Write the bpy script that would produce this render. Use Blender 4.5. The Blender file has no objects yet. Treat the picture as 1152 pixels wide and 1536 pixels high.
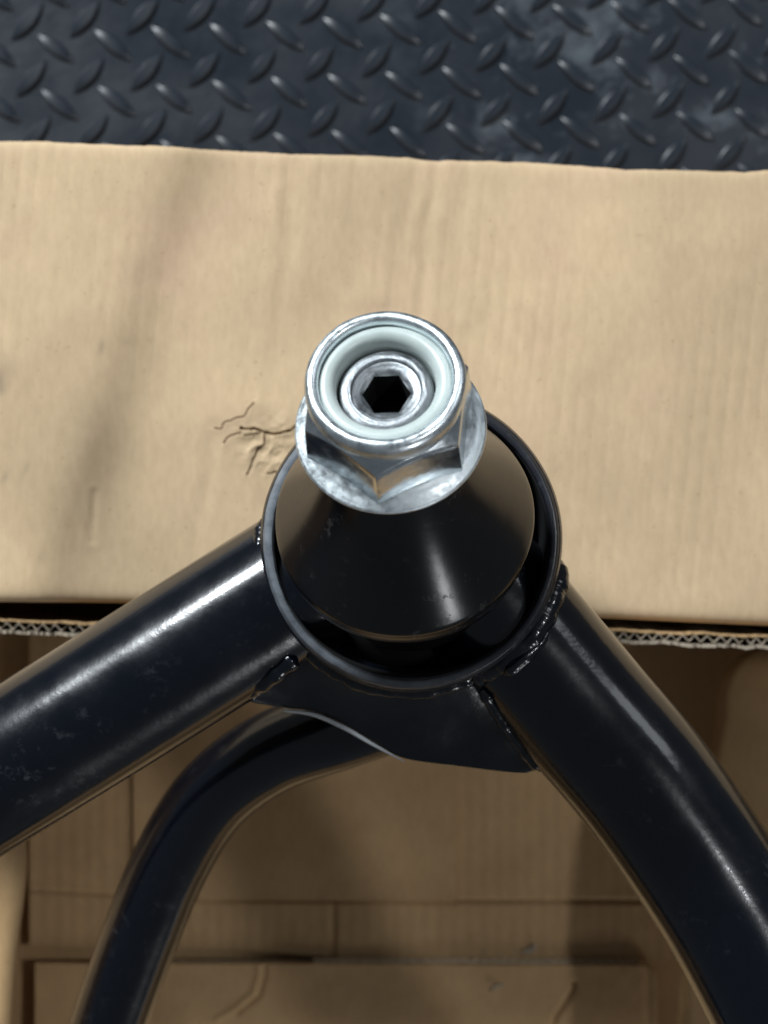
import bpy, bmesh, math, random
import numpy as np
from mathutils import Vector, Matrix

random.seed(4)
rng = np.random.default_rng(11)
scene = bpy.context.scene
COL = scene.collection
MM = 0.001                 # everything below is written in millimetres
CAM_H = 320.0              # lens height above the ring's rim plane (z = 0)
R = math.radians

# ------------------------------------------------------------------ camera
cam_data = bpy.data.cameras.new('camera')
cam = bpy.data.objects.new('camera', cam_data)
COL.objects.link(cam)
cam.location = (0, 0, CAM_H * MM)
cam_data.sensor_fit = 'VERTICAL'
cam_data.sensor_height = 36.0
cam_data.lens = 36.0 * CAM_H / 153.6
cam_data.clip_start = 0.01
cam_data.clip_end = 50.0
cam_data.dof.use_dof = True
cam_data.dof.focus_distance = (CAM_H - 18) * MM
cam_data.dof.aperture_fstop = 30.0
scene.camera = cam

# ------------------------------------------------------------------ world and lamps
world = bpy.data.worlds.new('World')
scene.world = world
world.use_nodes = True
bg = world.node_tree.nodes['Background']
bg.inputs['Color'].default_value = (0.80, 0.90, 1.0, 1)
bg.inputs['Strength'].default_value = 0.12


def area(name, direction, dist, sx, sy, power, color, target=(0, -20, -20)):
    d = Vector(direction).normalized()
    ld = bpy.data.lights.new(name, 'AREA')
    ld.shape = 'RECTANGLE'
    ld.size, ld.size_y = sx * MM, sy * MM
    ld.energy = power
    ld.color = color
    o = bpy.data.objects.new(name, ld)
    o.location = (Vector(target) + d * dist) * MM
    o.rotation_euler = d.to_track_quat('Z', 'Y').to_euler()
    COL.objects.link(o)
    return o


area('window_light', (-0.45, 0.70, 0.56), 1700, 300, 260, 54, (0.90, 0.96, 1.0))
area('ceiling_light', (0.52, 0.05, 0.86), 1500, 135, 85, 4.2, (0.96, 0.98, 1.0))
area('upper_right_fill_light', (0.62, 0.66, 0.55), 2000, 900, 520, 5, (0.90, 0.95, 1.0))  # fill lamp added at upper right to brighten the nut
area('doorway_light', (0.52, -0.84, 0.28), 2000, 190, 460, 6.0, (0.95, 0.97, 1.0))

scene.view_settings.view_transform = 'Standard'
scene.view_settings.look = 'None'
scene.view_settings.exposure = 0.0
scene.view_settings.gamma = 1.0
scene.view_settings.use_curve_mapping = False


# ------------------------------------------------------------------ helpers
def W(px, py, z):
    """photo coordinate (1152 x 1536) at height z -> millimetres"""
    k = 0.1 * (CAM_H - z) / CAM_H
    return ((px - 576) * k, (768 - py) * k, z)


def new_obj(name, verts, faces, mat, parent=None, smooth=True, sharp=None):
    me = bpy.data.meshes.new(name)
    v = np.asarray(verts, dtype=float) * MM
    me.from_pydata([tuple(p) for p in v], [], [tuple(int(i) for i in f) for f in faces])
    me.update()
    bm = bmesh.new()
    bm.from_mesh(me)
    bmesh.ops.recalc_face_normals(bm, faces=bm.faces[:])
    bm.to_mesh(me)
    bm.free()
    if smooth:
        me.polygons.foreach_set('use_smooth', [True] * len(me.polygons))
        if sharp:
            me.set_sharp_from_angle(angle=R(sharp))
    me.materials.append(mat)
    o = bpy.data.objects.new(name, me)
    COL.objects.link(o)
    o.parent = parent
    return o


def thing(name, label, cat, loc=(0, 0, 0), rot=None):
    o = bpy.data.objects.new(name, None)
    o.empty_display_size = 0.01
    COL.objects.link(o)
    o.location = Vector(loc) * MM
    if rot is not None:
        o.rotation_euler = rot.to_euler()
    o['label'] = label
    o['category'] = cat
    return o


def revolve(profile, n=128, close_top=False, close_bot=False, rfun=None):
    """profile: (r, z) list -> verts, faces"""
    vs, fs = [], []
    m = len(profile)
    for r, z in profile:
        for i in range(n):
            a = 2 * math.pi * i / n
            rr = r if rfun is None else rfun(r, z, a)
            vs.append((rr * math.cos(a), rr * math.sin(a), z))
    for j in range(m - 1):
        for i in range(n):
            k = (i + 1) % n
            fs.append((j * n + i, j * n + k, (j + 1) * n + k, (j + 1) * n + i))
    if close_top:
        fs.append(tuple(range((m - 1) * n, m * n)))
    if close_bot:
        fs.append(tuple(reversed(range(0, n))))
    return vs, fs


def spline(pts, n):
    """Catmull-Rom through pts, n samples"""
    P = np.asarray(pts, float)
    P = np.vstack([2 * P[0] - P[1], P, 2 * P[-1] - P[-2]])
    seg = len(P) - 3
    out = []
    for t in np.linspace(0, seg - 1e-9, n):
        i = int(t)
        u = t - i
        p0, p1, p2, p3 = P[i:i + 4]
        out.append(0.5 * ((2 * p1) + (-p0 + p2) * u + (2 * p0 - 5 * p1 + 4 * p2 - p3) * u * u
                          + (-p0 + 3 * p1 - 3 * p2 + p3) * u ** 3))
    return np.array(out)


def sweep(path, radius, segs=56, jitter=None):
    """tube along a path with capped ends"""
    path = np.asarray(path, float)
    n = len(path)
    T = np.gradient(path, axis=0)
    T /= np.linalg.norm(T, axis=1)[:, None]
    up = np.array([0, 0, 1.0])
    vs, fs = [], []
    for i in range(n):
        b = np.cross(T[i], up)
        b /= np.linalg.norm(b)
        u = np.cross(b, T[i])
        r = radius(i / (n - 1)) if callable(radius) else radius
        for k in range(segs):
            a = 2 * math.pi * k / segs
            rr = r * (1 + (jitter(i, a) if jitter else 0))
            vs.append(path[i] + rr * (math.cos(a) * b + math.sin(a) * u))
    for i in range(n - 1):
        for k in range(segs):
            l = (k + 1) % segs
            fs.append((i * segs + k, i * segs + l, (i + 1) * segs + l, (i + 1) * segs + k))
    fs.append(tuple(reversed(range(segs))))
    fs.append(tuple(range((n - 1) * segs, n * segs)))
    return vs, fs


def vnoise(x, y, seed=0):
    """smooth value noise, numpy"""
    xi, yi = np.floor(x).astype(int), np.floor(y).astype(int)
    xf, yf = x - xi, y - yi
    xf, yf = xf * xf * (3 - 2 * xf), yf * yf * (3 - 2 * yf)

    def h(a, b):
        s = np.sin(a * 127.1 + b * 311.7 + seed * 74.7) * 43758.5453
        return s - np.floor(s)
    return ((h(xi, yi) * (1 - xf) + h(xi + 1, yi) * xf) * (1 - yf)
            + (h(xi, yi + 1) * (1 - xf) + h(xi + 1, yi + 1) * xf) * yf) * 2 - 1


def fbm(x, y, seed=0, octv=4):
    s, a = 0, 1.0
    for o in range(octv):
        s = s + a * vnoise(x * 2 ** o, y * 2 ** o, seed + o * 3)
        a *= 0.5
    return s


def dist_poly(X, Y, pts):
    """distance to a polyline and the signed side"""
    D = np.full(X.shape, 1e9)
    S = np.zeros(X.shape)
    for (ax, ay), (bx, by) in zip(pts[:-1], pts[1:]):
        dx, dy = bx - ax, by - ay
        L2 = dx * dx + dy * dy
        t = np.clip(((X - ax) * dx + (Y - ay) * dy) / L2, 0, 1)
        d = np.hypot(X - ax - t * dx, Y - ay - t * dy)
        side = np.sign(dx * (Y - ay) - dy * (X - ax))
        m = d < D
        D = np.where(m, d, D)
        S = np.where(m, side, S)
    return D, S


# ------------------------------------------------------------------ materials
def mat_base(name):
    m = bpy.data.materials.new(name)
    m.use_nodes = True
    nt = m.node_tree
    return m, nt, nt.nodes['Principled BSDF']


def node(nt, t, **kw):
    n = nt.nodes.new(t)
    for k, v in kw.items():
        if k in n.inputs.keys() if hasattr(n.inputs, 'keys') else False:
            n.inputs[k].default_value = v
        else:
            setattr(n, k, v)
    return n


def noise(nt, coord, scale, detail=4, rough=0.55, stretch=None):
    if stretch:
        mp = nt.nodes.new('ShaderNodeMapping')
        mp.inputs['Scale'].default_value = stretch
        nt.links.new(coord, mp.inputs['Vector'])
        coord = mp.outputs['Vector']
    n = nt.nodes.new('ShaderNodeTexNoise')
    n.inputs['Scale'].default_value = scale
    n.inputs['Detail'].default_value = detail
    n.inputs['Roughness'].default_value = rough
    nt.links.new(coord, n.inputs['Vector'])
    return n.outputs['Fac']


def ramp(nt, fac, stops):
    r = nt.nodes.new('ShaderNodeValToRGB')
    e = r.color_ramp.elements
    while len(e) < len(stops):
        e.new(0.5)
    for el, (p, c) in zip(e, stops):
        el.position = p
        el.color = c if len(c) == 4 else (*c, 1)
    nt.links.new(fac, r.inputs['Fac'])
    return r.outputs['Color']


def mix(nt, fac, a, b, mode='MIX'):
    m = nt.nodes.new('ShaderNodeMix')
    m.data_type = 'RGBA'
    m.blend_type = mode
    for sock, v in ((m.inputs['Factor'], fac), (m.inputs['A'], a), (m.inputs['B'], b)):
        if hasattr(v, 'is_output'):
            nt.links.new(v, sock)
        elif isinstance(v, (int, float)):
            sock.default_value = v
        else:
            sock.default_value = (*v, 1) if len(v) == 3 else v
    # colour sockets
    cs = [s for s in m.inputs if s.type == 'RGBA']
    for sock, v in zip(cs, (a, b)):
        if hasattr(v, 'is_output'):
            nt.links.new(v, sock)
        else:
            sock.default_value = (*v, 1) if len(v) == 3 else v
    return [s for s in m.outputs if s.type == 'RGBA'][0]


def bump(nt, height, dist_mm, strength=1.0, prev=None):
    b = nt.nodes.new('ShaderNodeBump')
    b.inputs['Distance'].default_value = dist_mm * MM
    b.inputs['Strength'].default_value = strength
    nt.links.new(height, b.inputs['Height'])
    if prev is not None:
        nt.links.new(prev, b.inputs['Normal'])
    return b.outputs['Normal']


def objcoord(nt):
    return nt.nodes.new('ShaderNodeTexCoord').outputs['Object']


def make_cardboard(name, base, tint, mottled=0.5):
    m, nt, p = mat_base(name)
    c = objcoord(nt)
    big = noise(nt, c, 24, 4, 0.55)
    fib = noise(nt, c, 900, 4, 0.65, (1.0, 0.35, 1))
    pink = noise(nt, c, 45, 3, 0.55)
    dark = tuple(x * 0.85 for x in base)
    lite = tuple(min(1, x * 1.08) for x in base)
    col = ramp(nt, big, [(0.35, dark), (0.65, lite)])
    pm = ramp(nt, pink, [(0.52, (0, 0, 0)), (0.72, (mottled,) * 3)])
    col = mix(nt, pm, col, tint)
    fm = ramp(nt, fib, [(0.25, (0.90, 0.89, 0.87)), (0.65, (1.02, 1.02, 1.02))])
    col = mix(nt, 1.0, col, fm, 'MULTIPLY')
    fl = ramp(nt, noise(nt, c, 1300, 2, 0.5), [(0.70, (1, 1, 1)), (0.76, (0.72, 0.68, 0.62))])
    col = mix(nt, 1.0, col, fl, 'MULTIPLY')
    # smudges and painted shade of the long fold, carried by the mesh
    at = nt.nodes.new('ShaderNodeAttribute')
    at.attribute_name = 'smudge_shade'
    brk = noise(nt, c, 260, 4, 0.6)
    bm_ = ramp(nt, brk, [(0.3, (0.4, 0.4, 0.4)), (0.7, (1, 1, 1))])
    sm = mix(nt, 1.0, at.outputs['Color'], bm_, 'MULTIPLY')
    col = mix(nt, sm, col, tuple(x * f for x, f in zip(base, (0.42, 0.42, 0.45))))
    nt.links.new(col, p.inputs['Base Color'])
    p.inputs['Roughness'].default_value = 0.72
    p.inputs['Specular IOR Level'].default_value = 0.3
    n1 = bump(nt, noise(nt, c, 2200, 4, 0.7), 0.04, 0.4)
    n2 = bump(nt, noise(nt, c, 160, 4, 0.6), 0.12, 0.4, n1)
    nt.links.new(n2, p.inputs['Normal'])
    return m


def make_paint(name, rough=0.11, scratch=0.5, dust=0.5, base=(0.0008, 0.0018, 0.0042), wear_sheen=None):
    m, nt, p = mat_base(name)
    c = objcoord(nt)
    d1 = noise(nt, c, 380, 6, 0.7)
    d2 = noise(nt, c, 60, 3, 0.6)
    dm = mix(nt, 1.0, ramp(nt, d1, [(0.57, (0, 0, 0)), (0.78, (dust,) * 3)]),
             ramp(nt, d2, [(0.45, (0, 0, 0)), (0.7, (1, 1, 1))]), 'MULTIPLY')
    if wear_sheen:
        at = nt.nodes.new('ShaderNodeAttribute')
        at.attribute_name = 'wear_sheen'
        wn = ramp(nt, noise(nt, c, 330, 5, 0.7), [(0.25, (0.35, 0.35, 0.35)), (0.6, (1, 1, 1))])
        base = mix(nt, mix(nt, 1.0, at.outputs['Color'], wn, 'MULTIPLY'), base, wear_sheen)
    col = mix(nt, dm, base, (0.075, 0.078, 0.085))
    nt.links.new(col, p.inputs['Base Color'])
    p.inputs['Coat Weight'].default_value = 0.6
    p.inputs['Coat Roughness'].default_value = rough * 0.8
    rough = rough * 1.9
    rr = ramp(nt, noise(nt, c, 120, 5, 0.65), [(0.3, (rough * 0.75,) * 3), (0.75, (rough * 1.5,) * 3)])
    rr = mix(nt, dm, rr, (0.7, 0.7, 0.7))
    nt.links.new(rr, p.inputs['Roughness'])
    p.inputs['Specular IOR Level'].default_value = 0.26
    n1 = bump(nt, noise(nt, c, 620, 4, 0.6), 0.045, scratch)
    n2 = bump(nt, noise(nt, c, 110, 2, 0.5), 0.06, scratch, n1)
    nt.links.new(n2, p.inputs['Normal'])
    nt.links.new(n2, p.inputs['Coat Normal'])
    return m


def make_zinc(name, rough=0.24, col=(0.70, 0.76, 0.78), rings=0.0):
    m, nt, p = mat_base(name)
    c = objcoord(nt)
    n_ = noise(nt, c, 260, 5, 0.65)
    cc = ramp(nt, n_, [(0.3, tuple(x * 0.8 for x in col)), (0.7, tuple(min(1, x * 1.1) for x in col))])
    nt.links.new(cc, p.inputs['Base Color'])
    p.inputs['Metallic'].default_value = 1.0
    rr = ramp(nt, noise(nt, c, 500, 5, 0.7), [(0.3, (rough * 0.6,) * 3), (0.75, (rough * 1.6,) * 3)])
    nt.links.new(rr, p.inputs['Roughness'])
    b1 = bump(nt, noise(nt, c, 700, 4, 0.6), 0.03, 0.55)
    b2 = bump(nt, noise(nt, c, 180, 3, 0.6), 0.06, 0.5, b1)
    if rings:
        wv = nt.nodes.new('ShaderNodeTexWave')
        wv.wave_type = 'RINGS'
        wv.rings_direction = 'Z'
        wv.inputs['Scale'].default_value = 330
        wv.inputs['Distortion'].default_value = 2.5
        wv.inputs['Detail'].default_value = 3
        wv.inputs['Detail Scale'].default_value = 2
        nt.links.new(c, wv.inputs['Vector'])
        b2 = bump(nt, wv.outputs['Fac'], 0.05, rings, b2)
    nt.links.new(b2, p.inputs['Normal'])
    return m


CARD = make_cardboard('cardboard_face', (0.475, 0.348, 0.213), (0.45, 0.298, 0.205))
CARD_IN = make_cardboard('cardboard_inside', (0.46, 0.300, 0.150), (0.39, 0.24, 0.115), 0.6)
CARD_EDGE = make_cardboard('cardboard_torn_edge', (0.33, 0.275, 0.21), (0.20, 0.15, 0.10), 0.9)
CARD_TAB = make_cardboard('cardboard_cut_edge', (0.50, 0.40, 0.28), (0.42, 0.32, 0.21), 0.6)
PAINT = make_paint('black_gloss_paint')
PAINT_LUMPY = make_paint('black_gloss_paint_runny', 0.17, 1.6, 0.8)
PAINT_RING = make_paint('black_paint_scuffed', 0.26, 0.9, 1.0)
RIM = make_paint('worn_paint_rim', 0.40, 1.0, 1.0, (0.085, 0.098, 0.115))
PALE_EDGE = make_paint('pale_edge', 0.45, 1.0, 0.3, (0.26, 0.27, 0.28))
RIM2 = make_paint('worn_sheen_lip', 0.38, 1.0, 1.0, (0.0026, 0.0040, 0.0080), wear_sheen=(0.19, 0.21, 0.235))
WELD = make_paint('painted_weld', 0.13, 0.22, 0.3)
ZINC = make_zinc('zinc_plate', 0.48, (0.82, 0.89, 0.92), 0.35)
ZINC_COLLAR = make_zinc('zinc_plate_collar', 0.34, (0.80, 0.87, 0.90))
ZINC_HEX = make_zinc('zinc_plate_polished', 0.17, (0.74, 0.80, 0.83))
STEEL = make_zinc('stud_steel', 0.46, (0.28, 0.30, 0.315), 0.9)

m, nt, p = mat_base('recess_black')  # near-black colour paints in the shade inside the deep hex hole
p.inputs['Base Color'].default_value = (0.006, 0.006, 0.006, 1)
p.inputs['Roughness'].default_value = 0.7
p.inputs['Specular IOR Level'].default_value = 0.2
SOCKET = m

m, nt, p = mat_base('white_nylon')
c = objcoord(nt)
nt.links.new(ramp(nt, noise(nt, c, 300, 3), [(0.3, (0.36, 0.41, 0.395)), (0.7, (0.43, 0.48, 0.465))]), p.inputs['Base Color'])
p.inputs['Roughness'].default_value = 0.33
p.inputs['Subsurface Weight'].default_value = 0.25
p.inputs['Subsurface Radius'].default_value = (0.001, 0.001, 0.001)
nt.links.new(bump(nt, noise(nt, c, 350, 3), 0.05, 0.5), p.inputs['Normal'])
NYLON = m

m, nt, p = mat_base('black_rubber_boot')
c = objcoord(nt)
d = mix(nt, 1.0, ramp(nt, noise(nt, c, 420, 6, 0.7), [(0.57, (0, 0, 0)), (0.75, (0.7, 0.7, 0.7))]),
        ramp(nt, noise(nt, c, 75, 3, 0.6), [(0.46, (0, 0, 0)), (0.60, (1, 1, 1))]), 'MULTIPLY')
nt.links.new(mix(nt, d, (0.0035, 0.0035, 0.0042), (0.06, 0.058, 0.056)), p.inputs['Base Color'])
nt.links.new(mix(nt, d, (0.22, 0.22, 0.22), (0.7, 0.7, 0.7)), p.inputs['Roughness'])
p.inputs['Specular IOR Level'].default_value = 0.38
nt.links.new(bump(nt, noise(nt, c, 260, 4), 0.05, 0.5), p.inputs['Normal'])
BOOT = m

m, nt, p = mat_base('black_rubber_floor')
c = objcoord(nt)
dust = ramp(nt, noise(nt, c, 42, 5, 0.62), [(0.52, (0, 0, 0)), (0.66, (0.55, 0.55, 0.55))])
side = nt.nodes.new('ShaderNodeSeparateXYZ')
nt.links.new(c, side.inputs['Vector'])
mr = nt.nodes.new('ShaderNodeMapRange')
mr.inputs['From Min'].default_value = -0.005
mr.inputs['From Max'].default_value = 0.03
nt.links.new(side.outputs['X'], mr.inputs['Value'])
spk = ramp(nt, noise(nt, c, 420, 3, 0.6), [(0.66, (0, 0, 0)), (0.74, (0.5, 0.5, 0.5))])
dm = mix(nt, 1.0, mix(nt, 0.5, dust, spk, 'ADD'), mr.outputs['Result'], 'MULTIPLY')
nt.links.new(mix(nt, dm, (0.0052, 0.0090, 0.0150), (0.080, 0.100, 0.118)), p.inputs['Base Color'])
rgh = ramp(nt, noise(nt, c, 34, 4, 0.6), [(0.36, (0.30, 0.30, 0.30)), (0.64, (0.46, 0.46, 0.46))])
nt.links.new(mix(nt, dm, rgh, (0.7, 0.7, 0.7)), p.inputs['Roughness'])
p.inputs['Specular IOR Level'].default_value = 0.45
n1 = bump(nt, noise(nt, c, 500, 4), 0.06, 0.4)
n2 = bump(nt, noise(nt, c, 60, 3), 0.6, 0.6, n1)
nt.links.new(n2, p.inputs['Normal'])
MAT_RUBBER = m

# ================================================================== floor: rubber tread mat
ZF = -158.0
fx = np.linspace(-420, 420, 2)
floor = new_obj('floor', [(-450, -450, ZF), (450, -450, ZF), (450, 450, ZF), (-450, 450, ZF)], [(0, 1, 2, 3)],
                MAT_RUBBER, smooth=False)
floor['kind'] = 'structure'
floor['label'] = 'black rubber floor mat with raised lozenge tread pattern'


def lozenge(L=8.2, Wd=1.75, H=0.95):
    """pointed lens with a rounded back"""
    vs, fs = [], []
    n = 14
    rows = [(1.0, 0.0), (0.80, 0.85), (0.66, 1.0), (0.0, 1.03), (-0.66, 1.0), (-0.80, 0.85), (-1.0, 0.0)]
    m_ = len(rows)
    for i in range(n + 1):
        t = -1 + 2 * i / n
        w = max(0.02, (1 - abs(t) ** 1.8))
        hh = 1.0 - 0.9 * abs(t) ** 3
        for s, h in rows:
            vs.append((t * L / 2, s * w * Wd / 2 * 1.15, h * hh * H - 0.05))
    for i in range(n):
        for j in range(m_ - 1):
            fs.append((i * m_ + j, i * m_ + j + 1, (i + 1) * m_ + j + 1, (i + 1) * m_ + j))
    return vs, fs


U = (86.2, -4.7)
V = (6.0, 84.6)
O1 = (127.6, 28.6)
O2 = (127.6 + 43, 28.6 + 40)
kf = 0.1 * (CAM_H - ZF) / CAM_H
L_loz = 74 * kf
loz_mesh = None
rest_v, rest_f = [], []
lv, lf = lozenge(L_loz, 20 * kf, 0.95)
lv = np.array(lv)
for fam, (o0, ang) in enumerate(((O1, 49.5), (O2, -38.5))):
    for i in range(-22, 36):
        for j in range(-26, 40):
            px = o0[0] + i * U[0] + j * V[0]
            py = o0[1] + i * U[1] + j * V[1]
            x, y, _ = W(px, py, ZF)
            if abs(x) > 330 or abs(y) > 330:
                continue
            if -230 < x < 230 and -300 < y < 55:
                continue                        # under the box
            a = R(ang + random.uniform(-2, 2))
            sc = random.uniform(0.94, 1.05)
            if -50 < px < 1200 and -50 < py < 300:
                if loz_mesh is None:
                    ob = new_obj('tread_lozenge', lv, lf, MAT_RUBBER, floor, True, 24)
                    loz_mesh = ob.data
                else:
                    ob = bpy.data.objects.new('tread_lozenge', loz_mesh)
                    COL.objects.link(ob)
                    ob.parent = floor
                ob.location = (x * MM, y * MM, ZF * MM)
                ob.rotation_euler = (0, 0, a)
                ob.scale = (sc, sc, 1)
            else:
                b = len(rest_v) * len(lv)
                ca, sa = math.cos(a), math.sin(a)
                rest_v.append(np.stack([x + lv[:, 0] * ca - lv[:, 1] * sa, y + lv[:, 0] * sa + lv[:, 1] * ca, ZF + lv[:, 2]], -1))
                rest_f.extend([tuple(b + q for q in f) for f in lf])
ob = new_obj('tread_pattern', np.vstack(rest_v), rest_f, MAT_RUBBER, floor)
ob['kind'] = 'stuff'

# ================================================================== cardboard box
box = thing('cardboard_box', 'open tan corrugated cardboard box under the black control arm, its top flap creased and torn', 'box',
            (0, 0, 0))


def sheet(name, xs_px, top, bot, z, mat, parent=box, thick=3.0, nt_=120, hfun=None, smudge_shade=None, tb=None, clustered=None):
    """corrugated panel: a fine grid between the edge curves top(px) and bot(px), with thickness"""
    xs_px = np.asarray(xs_px, float)
    t = np.linspace(0, 1, nt_) if clustered is None else np.asarray(clustered)
    yt = np.array([top(x) for x in xs_px])
    yb = np.array([bot(x) for x in xs_px])
    PX = np.repeat(xs_px[None, :], len(t), 0)
    PY = yt[None, :] * (1 - t[:, None]) + yb[None, :] * t[:, None]
    k = 0.1 * (CAM_H - z) / CAM_H
    X, Y = (PX - 576) * k, (768 - PY) * k
    H = np.zeros_like(X) if hfun is None else hfun(PX, PY)
    Z = z + H
    n, m_ = X.shape
    top_v = np.stack([X, Y, Z], -1).reshape(-1, 3)
    bot_v = top_v.copy()
    bot_v[:, 2] = (Z - thick).reshape(-1)
    idx = np.arange(n * m_).reshape(n, m_)
    q = np.stack([idx[:-1, :-1], idx[1:, :-1], idx[1:, 1:], idx[:-1, 1:]], -1).reshape(-1, 4)
    # underside only as a coarse skirt: outline ring + one n-gon
    ring = np.concatenate([idx[0, :], idx[1:, -1], idx[-1, -2::-1], idx[-2:0:-1, 0]])
    nb = len(top_v)
    verts = np.vstack([top_v, bot_v[ring]])
    faces = [tuple(f) for f in q]
    mring = len(ring)
    for i in range(mring):
        j = (i + 1) % mring
        faces.append((ring[i], ring[j], nb + j, nb + i))
    faces.append(tuple(nb + i for i in range(mring)))
    o = new_obj(name, verts, faces, mat, parent, True, 50)
    if smudge_shade is not None:
        S = np.clip(smudge_shade(PX, PY), 0, 1).reshape(-1)
        S = np.concatenate([S, np.zeros(mring)])
        at = o.data.attributes.new('smudge_shade', 'FLOAT_COLOR', 'POINT')
        at.data.foreach_set('color', np.stack([S, S, S, np.ones_like(S)], -1).reshape(-1))
    return o


def curve(pts):
    xs = [p[0] for p in pts]
    ys = [p[1] for p in pts]
    return lambda x: float(np.interp(x, xs, ys))


ZT = -55.0
edge_top = curve([(-900, 195), (-200, 207), (0, 212), (70, 212.5), (120, 215), (255, 219), (406, 224), (448, 226), (560, 229),
                  (611, 231), (632, 235), (660, 236.5), (678, 235), (817, 240), (868, 244), (940, 250), (1002, 250),
                  (1060, 252), (1120, 254), (1152, 250), (1400, 262), (2050, 285)])
edge_bot = curve([(-900, 884), (0, 903), (180, 905.5), (500, 914), (915, 929), (1152, 940), (2050, 975)])


def etop(x):
    return edge_top(x) + 1.2 * float(vnoise(np.array(x / 23.0), np.array(0.3), 5)) + 0.5 * float(vnoise(np.array(x / 6.0), np.array(2.3), 6))


Z8 = lambda L: [(a / 2.504, 400 + b / 2.504) for a, b in L]
Z6 = lambda L: [(320 + a / 4.8, 580 + b / 4.8) for a, b in L]
cracks = [(Z6([(0, 293), (48, 298), (68, 255), (140, 225), (212, 208), (240, 160), (282, 108)]), 0.55, 0.9),
          (Z6([(190, 295), (245, 300), (310, 300), (365, 322), (410, 338), (480, 328), (540, 318), (590, 285), (640, 270)]), 1.3, 1.6),
          (Z6([(365, 330), (366, 410), (315, 440), (280, 520), (240, 630)]), 0.6, 1.2),
          (Z6([(68, 402), (85, 375), (130, 345), (190, 330)]), 0.5, 1.1),
          (Z6([(215, 350), (270, 345), (330, 330)]), 0.5, 1.1),
          (Z6([(385, 622), (460, 610), (520, 600), (570, 570)]), 0.7, 1.1)]
creases = [([(655, 232), (652, 290), (640, 330), (628, 470)], 0.16, 7), ([(628, 240), (610, 330), (600, 460)], 0.10, 9),
           ([(700, 240), (690, 330), (684, 460)], 0.10, 9), ([(540, 240), (530, 420)], 0.08, 12),
           ([(440, 240), (425, 380), (405, 560), (398, 760)], 0.13, 9), ([(420, 280), (400, 600)], -0.10, 10),
           ([(320, 640), (296, 800), (280, 900)], 0.07, 7), ([(140, 740), (137, 810)], 0.08, 4)]
fold = [(262, 200), (245, 229), (200, 365), (184, 400), (148, 520), (116, 648), (68, 779), (40, 900), (20, 960)]


def top_h(PX, PY):
    h = 0.5 * fbm(PX / 260, PY / 330, 1, 3)
    # washboard of the flutes, running up the panel
    sk = PX + (PY - 560) * 0.10
    amp = 0.05 + 1.2 * np.clip(fbm(PX / 160, PY / 240, 9, 2) + 0.1, 0, 1)
    h += 0.085 * amp * np.abs(np.sin(sk / 25.0 * math.pi + 0.15 * vnoise(PX / 90, PY / 200, 4))) ** 0.7
    h += 0.028 * fbm(PX / 30, PY / 60, 12, 3)
    for pts, dpt, wd in creases:
        D, S = dist_poly(PX + 3 * vnoise(PX / 30, PY / 40, 60), PY, pts)
        wd = wd * 1.4
        h -= dpt * np.exp(-(D / wd) ** 2) * 1.2
        h += 0.4 * dpt * np.exp(-((D - 2.0 * wd) / wd) ** 2)
    # the long fold: the panel steps down to the right of it
    D, S = dist_poly(PX, PY, fold)
    sd = -D * S
    h -= 2.9 / (1 + np.exp(-np.clip((sd - 42) / 20, -30, 30)))
    # crumpled patch round the tear
    g = np.exp(-(((PX - 402) / 42) ** 2 + ((PY - 668) / 44) ** 2) ** 1.5)
    r1 = 1 - np.abs(fbm(PX / 30 + 3, PY / 34, 21, 2))
    h += g * (0.55 * (r1 - 0.5) + 0.12 * fbm(PX / 9, PY / 9, 33, 2) - 0.2)
    for pts, dpt, wd in cracks:
        D, S = dist_poly(PX + 1.2 * vnoise(PX / 5, PY / 5, 40), PY + 1.2 * vnoise(PX / 5, PY / 5, 41), pts)
        h -= 2.0 * dpt * np.exp(-(D / (0.75 * wd)) ** 2)
        h += 0.16 * dpt * np.exp(-(D / 8) ** 2) * (S > 0)
    eb = np.vectorize(edge_bot)(PX[0])[None, :] - PY
    h -= 1.3 * np.exp(-np.clip(eb, 0, 99) / 7)
    et = PY - np.vectorize(edge_top)(PX[0])[None, :]
    h -= 0.5 * np.exp(-np.clip(et, 0, 99) / 6)
    return h


def top_smudge_shade(PX, PY):
    s = np.zeros_like(PX)

    def spot(x, y, rx, ry, a, ang=0.0):
        ca, sa = math.cos(R(ang)), math.sin(R(ang))
        u = (PX - x) * ca + (PY - y) * sa
        v = -(PX - x) * sa + (PY - y) * ca
        return a * np.exp(-((u / rx) ** 2 + (v / ry) ** 2))
    s += spot(0, 577, 9, 16, 0.85) + spot(8, 550, 14, 20, 0.3)
    s += spot(152, 522, 5, 13, 0.5, 12) + spot(188, 512, 7, 6, 0.25) + spot(222, 508, 5, 4, 0.3)
    s += spot(8, 715, 5, 14, 0.45, 25) + spot(40, 703, 4, 14, 0.45, 18) + spot(60, 840, 8, 18, 0.25, 15)
    s += spot(175, 600, 46, 110, 0.22, 14) + spot(128, 690, 40, 70, 0.16, 14)  # soft shade beside the long fold, painted into the colour
    s += spot(380, 640, 40, 22, 0.18) + spot(375, 690, 12, 24, 0.3, 20) + spot(348, 690, 12, 18, 0.2)
    s += spot(423, 526, 2.5, 2.5, 0.6) + spot(706, 346, 4, 4, 0.25) + spot(962, 350, 5, 3, 0.3) + spot(770, 338, 6, 4, 0.25)
    s += spot(1010, 640, 5, 3, 0.2) + spot(905, 480, 3, 3, 0.3) + spot(1090, 560, 4, 4, 0.2) + spot(840, 700, 4, 3, 0.2)
    s += spot(560, 455, 26, 10, 0.2)
    return s


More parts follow.
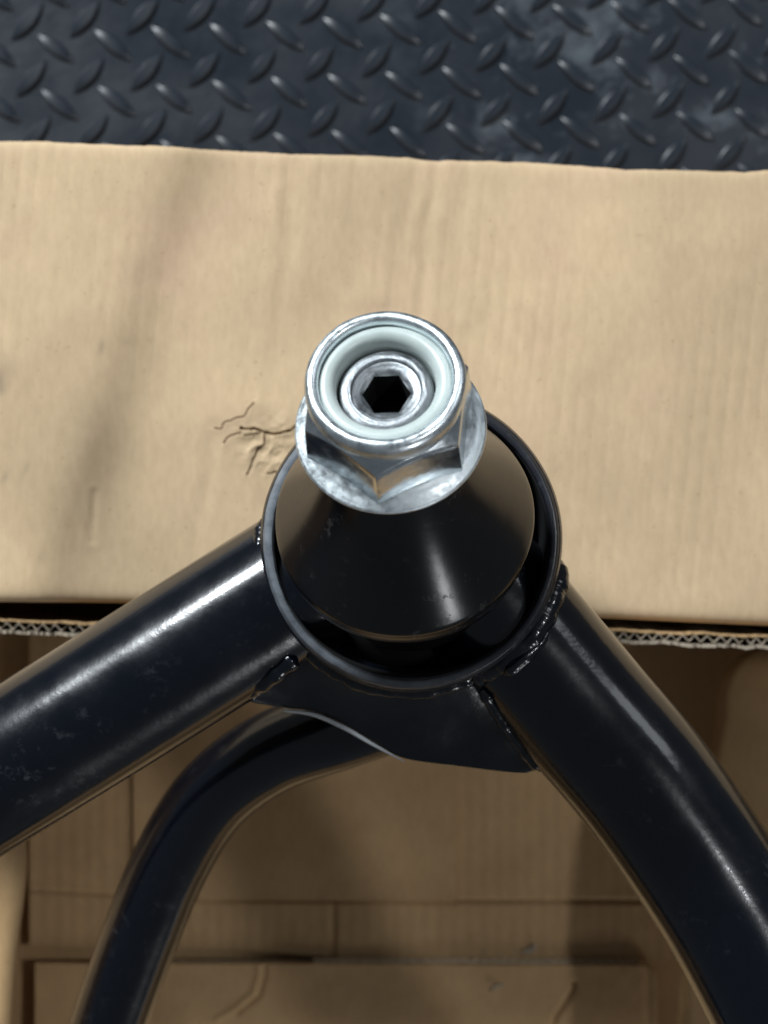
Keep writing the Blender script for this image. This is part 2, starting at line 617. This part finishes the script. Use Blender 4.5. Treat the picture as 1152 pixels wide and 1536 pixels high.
xs = np.concatenate([np.linspace(-900, -30, 60, endpoint=False), np.linspace(-30, 322, 190, endpoint=False),
                     np.linspace(322, 470, 250, endpoint=False), np.linspace(470, 760, 130, endpoint=False),
                     np.linspace(760, 1180, 190, endpoint=False), np.linspace(1180, 2050, 60)])
ts = np.concatenate([np.linspace(0, 0.02, 14, endpoint=False), np.linspace(0.02, 0.54, 150, endpoint=False),
                     np.linspace(0.54, 0.74, 210, endpoint=False), np.linspace(0.74, 0.965, 60, endpoint=False),
                     np.linspace(0.965, 1, 22)])
flap = sheet('top_flap', xs, etop, edge_bot, ZT, CARD, thick=2.6, hfun=top_h, smudge_shade=top_smudge_shade, clustered=ts)

ZU = -56.6
under_edge = curve([(-900, 915), (0, 937), (120, 941), (500, 946), (945, 952), (1152, 961), (2050, 1000)])


def wav(PX, PY, a=0.25, s=1):
    return a * fbm(PX / 120, PY / 160, s, 3) + 0.03 * np.sin(PX / 16 * 2 * math.pi)


def flute_edge(name, x0, x1, line, z, depth_px, pitch_px, amp, parent, seed, thick=0.4, mat=None):
    """torn corrugated end: ragged liner with the flute wave standing on it"""
    xs_ = np.arange(x0, x1, pitch_px / 7.0)

    def lo(x):
        f = float(vnoise(np.array(x / 11.0), np.array(0.5), seed)) * 1.6 + float(vnoise(np.array(x / 4.0), np.array(3.5), seed)) * 0.9
        return line(x) + depth_px + f

    def hf(PX, PY):
        t_ = np.linspace(0, 1, PX.shape[0])[:, None]
        w = np.sin(PX / pitch_px * 2 * math.pi + 2.0 * vnoise(PX / 40, PY * 0 + 0.4, seed + 4))
        rag = 0.5 + 0.8 * vnoise(PX / 6.0, PY / 3.0, seed + 7)
        prof = np.exp(-((t_ - 0.18) / 0.2) ** 2)
        return amp * (prof * (0.5 * w - 0.4) + 0.4 * rag * np.clip(t_ - 0.1, 0, 1) * 0.5) - 1.0 * amp * np.clip(t_ - 0.75, 0, 1)
    return sheet(name, xs_, lambda x: line(x), lo, z, mat or CARD_TAB, parent, thick, 14, hf)


# upright inner wall: its sawn top shows both liners and the flute core
def ragged_wall(name, off0, off1, step, top_amp, mat, parent, seed, wave=0.0, pitch=2.1, wt=0.3):
    """upright sheet following the wall line; off0/off1 its two faces in mm, or a wave between them"""
    vs, fs = [], []
    xs_ = np.arange(-150.0, 150.0, step)
    n_ = len(xs_)
    for i, x in enumerate(xs_):
        k = 0.1 * (CAM_H - ZU) / CAM_H
        y = (768 - under_edge(x / k + 576)) * k
        wob = 0.22 * float(vnoise(np.array(x / 2.2), np.array(0.2), seed)) + 0.08 * float(vnoise(np.array(x / 0.8), np.array(4.2), seed))
        if wave:
            w = wave * math.sin(2 * math.pi * x / pitch + 1.5 * float(vnoise(np.array(x / 9.0), np.array(7.7), seed)))
            a0, a1 = y + off0 + w - wt / 2, y + off0 + w + wt / 2
        else:
            a0, a1 = y + off0 + wob, y + off1 + wob
        zt_ = ZU + top_amp * (float(vnoise(np.array(x / 1.3), np.array(9.1), seed)) + 0.7 * float(vnoise(np.array(x / 0.45), np.array(2.1), seed)))
        vs += [(x, a0, ZB - 4), (x, a0, zt_ - 0.1), (x, a1, zt_), (x, a1, ZB - 4)]
    for i in range(n_ - 1):
        for j in range(3):
            fs.append((i * 4 + j, i * 4 + j + 1, (i + 1) * 4 + j + 1, (i + 1) * 4 + j))
    return new_obj(name, vs, fs, mat, parent, False)


ZB = -148.0
dv = ragged_wall('inner_wall', -1.55, -0.95, 0.3, 0.6, CARD_EDGE, box, 3)
ragged_wall('liner', 0.45, 0.75, 0.4, 0.3, CARD_IN, dv, 5)
ragged_wall('flute_core', -0.2, 0, 0.15, 0.35, CARD_EDGE, dv, 8, wave=0.5)

# ---- inside of the box: bottom panels
ZB = -148.0
xs_b = np.linspace(-700, 1850, 170)
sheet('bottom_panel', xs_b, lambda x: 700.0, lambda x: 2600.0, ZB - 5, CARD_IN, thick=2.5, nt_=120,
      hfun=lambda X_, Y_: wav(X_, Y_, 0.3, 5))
seam = [([(683, 1352), (1100, 1351)], 0.9, 2.5), ([(500, 1340), (501, 1440)], 1.2, 2.2),
        ([(38, 1336), (300, 1350), (683, 1353)], 0.5, 2.6)]


def floor_h(PX, PY):
    h = 0.35 * fbm(PX / 150, PY / 150, 15, 4)
    for pts, d_, w_ in seam:
        D, S = dist_poly(PX, PY, pts)
        h -= d_ * np.exp(-(D / w_) ** 2)
    h += 0.05 * np.sin(PX / 22 * 2 * math.pi)
    return h


slit = curve([(-400, 1418), (60, 1420), (270, 1421), (360, 1424), (430, 1430), (520, 1437), (985, 1441), (1700, 1450)])
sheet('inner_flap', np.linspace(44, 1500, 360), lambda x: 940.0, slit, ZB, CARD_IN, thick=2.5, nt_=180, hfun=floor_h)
# lighter liner ply lying left of the seam, its cut side edge a step high
sheet('liner_ply', np.linspace(200, 684, 160), lambda x: 1000.0, lambda x: 1351 - (0 if x > 300 else 3), ZB + 1.6, CARD_IN,
      thick=1.2, nt_=90, hfun=lambda X_, Y_: 0.3 * fbm(X_ / 140, Y_ / 140, 18, 3))


def tab_top(x):
    y = 1439 + (x - 300) * 0.003
    if x > 962:
        y += 24 - math.sqrt(max(0.0, 24 ** 2 - (min(x, 986) - 962) ** 2))
    return y


tabc = [([(389, 1436), (388, 1462), (380, 1490), (352, 1514), (325, 1530)], -0.5, 4.0),
        ([(396, 1440), (396, 1466), (388, 1494), (356, 1520)], 0.6, 3.0),
        ([(861, 1474), (860, 1484), (848, 1504), (834, 1524), (828, 1550)], 1.0, 2.6),
        ([(972, 1448), (973, 1700)], 0.35, 6.0)]


def tab_h(PX, PY):
    h = 0.4 * fbm(PX / 150, PY / 150, 25, 4)
    for pts, d_, w_ in tabc:
        D, S = dist_poly(PX, PY, pts)
        h -= d_ * np.exp(-(D / w_) ** 2)
    return h


tab_x = np.concatenate([np.linspace(52, 950, 260, endpoint=False), np.linspace(950, 986, 40)])
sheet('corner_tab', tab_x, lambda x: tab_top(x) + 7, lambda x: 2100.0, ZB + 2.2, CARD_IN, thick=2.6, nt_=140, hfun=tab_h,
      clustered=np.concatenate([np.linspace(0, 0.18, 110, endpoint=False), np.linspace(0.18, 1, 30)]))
flute_edge('flute_edge', 470, 958, lambda x: 1437 + (x - 300) * 0.003, ZB + 1.4, 8.5, 15, 1.2, box, 12)
flute_edge('flute_edge', 250, 470, lambda x: 1441 + (x - 300) * 0.003, ZB + 0.2, 7, 14, 1.0, box, 14)


# left side flap standing a little higher, and right flap bent up in a curve
def left_edge_sheet():
    n, m_ = 60, 26
    vs, fs = [], []
    for i in range(n):
        y = 1180 + (2300 - 1180) * i / (n - 1)
        xr = 40 - 26 * max(0, (y - 1300)) / 236 * (1 if y < 1600 else 1.0) * 0.9
        xr = max(xr, -20) + 1.5 * math.sin(y / 40)
        for j in range(m_):
            t = j / (m_ - 1)
            px = -560 + (xr + 560) * t
            z = -107 + 14 * (1 - t) ** 1.4 + 0.4 * math.sin(y / 60 + t * 5)
            vs.append(W(px, y, z))
    for i in range(n - 1):
        for j in range(m_ - 1):
            fs.append((i * m_ + j, i * m_ + j + 1, (i + 1) * m_ + j + 1, (i + 1) * m_ + j))
    o = new_obj('side_flap', vs, fs, CARD_IN, box)
    s = o.modifiers.new('thick', 'SOLIDIFY')
    s.thickness = 2.4 * MM
    s.offset = -1
    return o


left_edge_sheet()


def right_flap():
    n, m_ = 70, 30
    vs, fs = [], []
    le = curve([(960, 1185), (1000, 1110), (1020, 1092), (1045, 1085), (1080, 1084), (1120, 1076), (1180, 1062), (1300, 1042), (1900, 1000)])
    for i in range(n):
        y = 985 + (1900 - 985) * (i / (n - 1)) ** 1.4
        x0 = le(y)
        for j in range(m_):
            t = j / (m_ - 1)
            px = x0 + (1750 - x0) * t
            z = -112 + 26 * (1 - math.exp(-3.0 * t)) + 0.5 * math.sin(y / 70 + 3 * t)
            vs.append(W(px, y, z))
    for i in range(n - 1):
        for j in range(m_ - 1):
            fs.append((i * m_ + j, i * m_ + j + 1, (i + 1) * m_ + j + 1, (i + 1) * m_ + j))
    o = new_obj('side_flap', vs, fs, CARD_IN, box)
    s = o.modifiers.new('thick', 'SOLIDIFY')
    s.thickness = 2.4 * MM
    s.offset = -1


right_flap()


# walls of the box
def wall(name, a, b, z0, z1, th=3.0):
    a, b = Vector(a), Vector(b)
    d = (b - a).normalized()
    nrm = Vector((-d.y, d.x)) * th / 2
    vs = []
    for z in (z0, z1):
        for q in (a - nrm, b - nrm, b + nrm, a + nrm):
            vs.append((q.x, q.y, z))
    fs = [(0, 1, 2, 3), (4, 5, 6, 7), (0, 1, 5, 4), (1, 2, 6, 5), (2, 3, 7, 6), (3, 0, 4, 7)]
    o = new_obj(name, vs, fs, CARD_IN, box, False)
    bv = o.modifiers.new('bevel', 'BEVEL')
    bv.width = 0.7 * MM
    bv.segments = 2
    return o


ZBOT = ZF + 0.3
wall('back_wall', (-165, 63.5), (165, 56.5), ZBOT, ZT - 3.6)
wall('side_wall', (-166, 60), (-166, -246), ZBOT, -60)
wall('side_wall', (166, 52), (166, -246), ZBOT, -60)
wall('front_wall', (-164, -248), (164, -248), ZBOT, -118)

# ================================================================== control arm
arm = thing('control_arm', 'glossy black tubular steel control arm with welded ball joint ring lying across the cardboard box',
            'control arm', (0, 0, 0))
RC = Vector(W(617, 812, 0))        # ring centre
NR = 192


def ring_r(r, z, a):
    return r * (1 + 0.0025 * math.sin(3 * a + 1) + 0.0015 * math.sin(7 * a))


prof = [(20.92, -30), (20.92, -1.1), (22.45, -1.1), (22.8, -2.2), (22.9, -3.5), (22.9, -30), (20.92, -30)]
vs, fs = revolve(prof, NR, rfun=ring_r)
vs = [(x + RC.x, y + RC.y, z) for x, y, z in vs]
ring = new_obj('ball_joint_ring', vs, fs, PAINT_RING, arm, True, 60)
v_, f_ = revolve([(19.5, -29.5), (20.6, -8), (20.6, -1.15), (20.88, -1.15), (20.85, -29.5), (19.3, -29.5)], 160)
new_obj('ring_bore', [(x + RC.x, y + RC.y, z) for x, y, z in v_], f_, SOCKET, ring, True, 60)
# lip of the ring: paint rubbed thin, left sheen painted in as paler colour
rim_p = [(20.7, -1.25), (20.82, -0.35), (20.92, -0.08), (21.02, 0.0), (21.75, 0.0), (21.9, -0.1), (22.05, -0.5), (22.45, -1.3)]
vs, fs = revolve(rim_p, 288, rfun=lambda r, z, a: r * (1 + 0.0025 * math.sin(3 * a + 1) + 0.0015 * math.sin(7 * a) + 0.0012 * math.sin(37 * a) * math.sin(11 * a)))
rim = new_obj('worn_sheen_rim', [(x + RC.x, y + RC.y, z) for x, y, z in vs], fs, RIM2, ring, True, 60)
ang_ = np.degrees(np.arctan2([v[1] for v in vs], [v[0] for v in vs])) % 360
wr = np.interp(ang_, [0, 118, 140, 165, 205, 250, 285, 312, 360], [0.0, 0.05, 0.7, 1.0, 0.6, 0.22, 0.15, 0.0, 0.0])  # angle mask for the worn lip and its painted left sheen
at = rim.data.attributes.new('wear_sheen', 'FLOAT_COLOR', 'POINT')
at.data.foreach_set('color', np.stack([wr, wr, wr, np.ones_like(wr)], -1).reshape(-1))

ZTUBE = -13.0
RT = 11.6


def P(px, py, z):
    return np.array(W(px, py, z))


left_path = spline([P(470, 862, ZTUBE), P(370, 924, ZTUBE), P(185, 1040, ZTUBE), P(0, 1155, ZTUBE), P(-250, 1310, ZTUBE - 3),
                    P(-520, 1478, ZTUBE - 16), P(-900, 1700, ZTUBE - 33)], 90)
v_, f_ = sweep(left_path, RT, 72)
new_obj('left_tube', v_, f_, PAINT, arm, True, 50)
right_path = spline([P(715, 875, ZTUBE - 1), P(777, 949, ZTUBE - 1), P(875, 1066, ZTUBE - 1), P(973, 1182, ZTUBE), P(1085, 1345, ZTUBE + 1),
                     P(1160, 1481, ZTUBE + 2), P(1260, 1680, ZTUBE), P(1400, 1950, ZTUBE - 10), P(1700, 2500, ZTUBE - 33)], 110)
v_, f_ = sweep(right_path, RT - 0.3, 72)
new_obj('right_tube', v_, f_, PAINT, arm, True, 50)
low_path = spline([P(690, 1040, -33), P(600, 1062, -34), P(510, 1092, -37), P(405, 1130, -43), P(318, 1196, -51), P(258, 1290, -59), P(212, 1400, -66),
                   P(163, 1536, -74), P(90, 1760, -90), P(10, 2000, -111)], 100)
v_, f_ = sweep(low_path, 7.0, 56)
new_obj('bent_lower_tube', v_, f_, PAINT, arm, True, 50)


# gusset plate between the tubes
def gusset():
    outer = spline([P(352, 1030, -11), P(372, 1052, -13), P(425, 1062, -15), P(470, 1068, -15.5), P(515, 1086, -16), P(560, 1112, -16), P(605, 1138, -16),
                    P(690, 1150, -16), P(775, 1160, -16), P(800, 1157, -16), P(830, 1148, -15.5), P(880, 1130, -14)], 90)
    nA, nB = 90, 16
    vs, fs = [], []
    for i in range(nA):
        a = R(207 + (328 - 207) * i / (nA - 1))
        inn = np.array([RC.x + 22.3 * math.cos(a), RC.y + 22.3 * math.sin(a), -8.5])
        for j in range(nB):
            t = j / (nB - 1)
            p_ = inn * (1 - t) + outer[i] * t
            p_[2] = inn[2] + (outer[i][2] - inn[2]) * (1 - (1 - t) ** 1.5) + 0.35 * float(fbm(np.array(p_[0] / 6.0), np.array(p_[1] / 6.0), 50, 3)) * min(1, 6 * (1 - t))
            vs.append(p_)
    for i in range(nA - 1):
        for j in range(nB - 1):
            fs.append((i * nB + j, i * nB + j + 1, (i + 1) * nB + j + 1, (i + 1) * nB + j))
    o = new_obj('gusset_plate', vs, fs, PAINT_LUMPY, arm)
    if sum(q.normal.z for q in o.data.polygons) < 0:
        o.data.flip_normals()
    s = o.modifiers.new('thick', 'SOLIDIFY')
    s.thickness = 3.2 * MM
    s.offset = -1
    b = o.modifiers.new('edge', 'BEVEL')
    b.width = 0.45 * MM
    b.segments = 2
    b.limit_method = 'ANGLE'
    return o


gusset()
edge_path = spline([P(424, 1066, -14.7), P(470, 1072, -15.2), P(515, 1091, -15.7), P(560, 1117, -15.7), P(606, 1142, -15.8)], 60)
v_, f_ = sweep(edge_path, lambda t: 0.08 + 0.30 * math.sin(math.pi * (0.08 + 0.9 * t)), 12)
new_obj('pale_plate_edge', v_, f_, PALE_EDGE, arm)  # thin paler strip along the plate's free edge


def weld(pts, r, n, seed, lump=0.12):
    path = spline(pts, n)
    rr = random.Random(seed)
    ph = [rr.random() for _ in range(n)]
    rip = 3.0
    ph = np.convolve(ph, np.ones(15) / 15, 'same')
    L = np.concatenate([[0], np.cumsum(np.linalg.norm(np.diff(path, axis=0), axis=1))])

    def rad(t):
        i = int(round(t * (n - 1)))
        s = (L[i] / rip) % 1.0
        return r * (0.82 + lump * (0.5 - 0.5 * math.cos(2 * math.pi * s)) + 0.5 * (ph[i] - 0.5)) * min(1, 0.35 + 8 * t, 0.35 + 8 * (1 - t))
    v, f = sweep(path, rad, 20, lambda i, a: 0.03 * math.sin(a * 3 + i * 0.13) + 0.03 * math.sin(a * 2 - i * 0.17))
    return new_obj('weld_bead', v, f, WELD, arm)


def arc(r, a0, a1, z0, z1, n=9, zfun=None):
    out = []
    for i in range(n):
        t = i / (n - 1)
        a = R(a0 + (a1 - a0) * t)
        z = z0 + (z1 - z0) * t
        if zfun:
            z += zfun(t)
        out.append((RC.x + r * math.cos(a), RC.y + r * math.sin(a), z))
    return out


hump = lambda h: (lambda t: h * math.sin(math.pi * t))
weld(arc(23.0, 172, 225, -9, -9, 9, hump(5.0)), 1.5, 150, 1, 0.06)
weld(arc(23.2, 293, 352, -9, -9, 9, hump(5.5)), 2.2, 160, 2, 0.10)
weld(arc(23.2, 222, 298, -8.2, -8.2), 1.4, 150, 3, 0.08)
weld([P(365, 1040, -11), P(395, 1022, -8), P(425, 1000, -6.5), P(445, 985, -6)], 1.7, 70, 4)
weld([P(722, 1034, -8), P(752, 1078, -10.5), P(782, 1120, -12.5), P(812, 1156, -14)], 1.15, 90, 5, 0.10)
weld([P(757, 1012, -3.5), P(783, 990, -3.0), P(808, 965, -3.5), P(826, 932, -5)], 1.2, 50, 6, 0.08)

# ================================================================== ball joint
axis = Vector((-0.8, 6.1, 12.0)).normalized()
base_c = Vector((0.9, 10.9, 36.0))           # under the flange
xa = Vector((1, 0, 0))
ya = axis.cross(xa).normalized()
xa = ya.cross(axis).normalized()
ROT = Matrix((xa, ya, axis)).transposed()

joint = thing('ball_joint', 'black conical rubber boot of the ball joint inside the welded ring, stud with hex socket', 'ball joint',
              base_c - axis * 36, ROT)
O = 36.0
bp = [(7.5, 1.0), (8.6, 0.9), (9.0, 0.0), (9.4, -2.0), (10.3, -6.0), (11.7, -10.5), (13.45, -15.0), (15.55, -19.5), (17.6, -23.5), (18.35, -25.0), (18.6, -25.6),
      (18.62, -26.1), (18.45, -26.7), (18.3, -28), (18.0, -29.8), (17.2, -31.5), (15.2, -33.5), (12, -36), (11.5, -48)]


def boot_r(r, z, a):
    return r * (1 + 0.004 * math.sin(2 * a + 0.6) + 0.0025 * math.sin(5 * a + z * 0.1))


v_, f_ = revolve([(r, z + O) for r, z in bp], 160, True, True, boot_r)
v_ = [(x + 0.5 * min(1, max(0, (36 - z) / 20)), y, z) for x, y, z in v_]
new_obj('boot', v_, f_, BOOT, joint, True, 40)
# cap filling the ring below the boot
v_, f_ = revolve([(20.4, -19), (20.4, -16.5), (18.6, -13.5), (15, -12), (8, -12)], 96, True, True)
hs = new_obj('housing_cap', [(x + RC.x, y + RC.y, z) for x, y, z in v_], f_, SOCKET, None, True, 40)
hs.parent = joint
hs.matrix_parent_inverse = (Matrix.Translation(joint.location) @ ROT.to_4x4()).inverted()

# stud with hex socket in its end
NS = 96


def hexr(a, af, rot=0.0):
    b = (a - rot) % (math.pi / 3) - math.pi / 6
    return af / 2 / math.cos(b)


HA = 5.5
rows = [lambda a: (6.2, -4.0), lambda a: (6.2, 8.8), lambda a: (5.75, 9.1), lambda a: (5.75, 9.35), lambda a: (6.2, 9.75), lambda a: (6.15, 10.2), lambda a: (5.95, 10.5),
        lambda a: (5.6, 10.7), lambda a: (4.7, 10.72), lambda a: (4.55, 10.6), lambda a: (4.45, 10.3), lambda a: (4.1, 10.2), lambda a: (3.8, 10.15),
        lambda a: (max(3.45, hexr(a, HA) + 0.10), 9.95), lambda a: (hexr(a, HA), 9.5)]
vs, fs = [], []
for f in rows:
    for i in range(NS):
        a = 2 * math.pi * i / NS
        r, z = f(a)
        vs.append((r * math.cos(a), r * math.sin(a), z + O))
for j in range(len(rows) - 1):
    for i in range(NS):
        k = (i + 1) % NS
        fs.append((j * NS + i, j * NS + k, (j + 1) * NS + k, (j + 1) * NS + i))
stud = new_obj('stud', vs, fs, STEEL, joint, True, 35)
vs, fs = [], []
for z in (9.5, 2.5):
    for i in range(NS):
        a = 2 * math.pi * i / NS
        r = hexr(a, HA)
        vs.append((r * math.cos(a), r * math.sin(a), z + O))
for i in range(NS):
    k = (i + 1) % NS
    fs.append((i, k, NS + k, NS + i))
fs.append(tuple(range(NS, 2 * NS)))
new_obj('hex_socket', vs, fs, SOCKET, stud, True, 35)

# ================================================================== flange lock nut
nut = thing('flange_lock_nut', 'shiny zinc plated flanged lock nut with white nylon insert on top of the black boot', 'nut', base_c, ROT)
# flange: washer face with a sloping top
v_, f_ = revolve([(7.0, 0.0), (12.1, 0.0), (12.6, 0.12), (12.8, 0.45), (12.75, 0.8), (12.5, 1.05), (12.1, 1.25), (11.0, 2.05), (9.9, 3.1), (8.6, 4.6), (7.0, 4.8), (7.0, 0.0)], 160)
new_obj('flange', v_, f_, ZINC, nut, True, 50)
# hexagon with chamfered shoulder
AF = 20.0
rot_corner = math.atan2(-100, -13)
NH = 240
RCORN = 11.5
Z_TOP = 9.7


def hx(a):
    b = (a - rot_corner) % (math.pi / 3)
    b = b - math.pi / 3 if b > math.pi / 6 else b        # 0 at a corner
    r = AF / 2 / math.cos(math.pi / 6 - abs(b))
    return min(r, RCORN + 0.02 * math.cos(b * 20))


slope = 1.35
R_TOP = 9.8


def zt(a):
    return Z_TOP - (hx(a) - R_TOP) / slope


vs, fs = [], []
NROW = 6
levels = []
for i in range(NH):
    a = 2 * math.pi * i / NH + rot_corner
    h, z1 = hx(a), zt(a)
    col_ = [(h + 0.05 * (z1 - 0.9) * (1 - q / NROW), 0.9 + (z1 - 0.12 - 0.9) * q / NROW) for q in range(NROW + 1)]
    col_ += [(h - 0.06, z1 + 0.03)]
    col_ += [(h - 0.06 + (R_TOP - h + 0.06) * q, z1 + 0.03 + (Z_TOP - z1 - 0.03) * q) for q in (0.3, 0.6, 1.0)]
    col_ += [(9.0, Z_TOP), (6.5, Z_TOP)]
    levels.append([(r * math.cos(a), r * math.sin(a), z) for r, z in col_])
m_ = len(levels[0])
for c_ in levels:
    vs.extend(c_)
for i in range(NH):
    k = (i + 1) % NH
    for j in range(m_ - 1):
        fs.append((i * m_ + j, k * m_ + j, k * m_ + j + 1, i * m_ + j + 1))
new_obj('hexagon', vs, fs, ZINC_HEX, nut, True, 22)
# collar rolled in over the nylon ring
cp = [(9.75, 8.9), (9.95, 9.7), (10.2, 10.5), (10.4, 11.4), (10.45, 12.5), (10.3, 13.2), (9.95, 13.65), (9.5, 13.8), (9.05, 13.7), (8.75, 13.4), (8.6, 12.9), (8.5, 11.0), (9.3, 8.9)]
v_, f_ = revolve(cp, 160, rfun=lambda r, z, a: r * (1 + 0.003 * math.sin(4 * a) + 0.002 * math.sin(9 * a + 1)))
new_obj('collar', v_, f_, ZINC_COLLAR, nut, True, 60)
npf = [(8.6, 10.5), (8.6, 12.2), (8.35, 12.6), (7.9, 12.8), (7.4, 12.75), (6.95, 12.5), (6.6, 12.05), (6.42, 11.5), (6.38, 10.6), (6.36, 9.3), (6.4, 8.0), (8.0, 8.0)]
v_, f_ = revolve(npf, 128, rfun=lambda r, z, a: r * (1 + 0.006 * math.sin(2 * a + 1.0)))
new_obj('nylon_insert', v_, f_, NYLON, nut, True, 60)

# ================================================================== loose scraps
def scrap(name, label, px, py, z, L, wd, ang, seed):
    rr = random.Random(seed)
    n = 12
    vs, fs = [], []
    for i in range(n):
        t = i / (n - 1)
        w = wd * (math.sin(math.pi * min(0.95, max(0.06, t))) ** 0.5) * (0.7 + 0.5 * rr.random())
        x = (t - 0.5) * L
        zz = 0.4 + 0.6 * math.sin(t * 4 + seed)
        bend = 0.15 * L * math.sin(t * 3 + seed)
        for s in (-1, 0, 1):
            vs.append((x, bend + s * w / 2, zz * (0.8 + 0.2 * s) + 0.1 * rr.random()))
    for i in range(n - 1):
        for j in range(2):
            fs.append((i * 3 + j, i * 3 + j + 1, (i + 1) * 3 + j + 1, (i + 1) * 3 + j))
    o = new_obj(name, vs, fs, CARD_EDGE)
    so = o.modifiers.new('thick', 'SOLIDIFY')
    so.thickness = 0.2 * MM
    o.location = Vector(W(px, py, z)) * MM
    o.rotation_euler = (0, 0, R(ang))
    o['label'] = label
    o['category'] = 'paper scrap'
    return o


scrap('paper_scrap', 'torn pale paper scrap lying just above the rounded corner tab edge', 793, 1422, ZB + 0.6, 3.6, 1.5, 35, 3)
scrap('paper_scrap', 'thin curled paper shred lying on the corner tab below its cut edge', 748, 1481, ZB + 2.6, 3.4, 0.8, 30, 7)
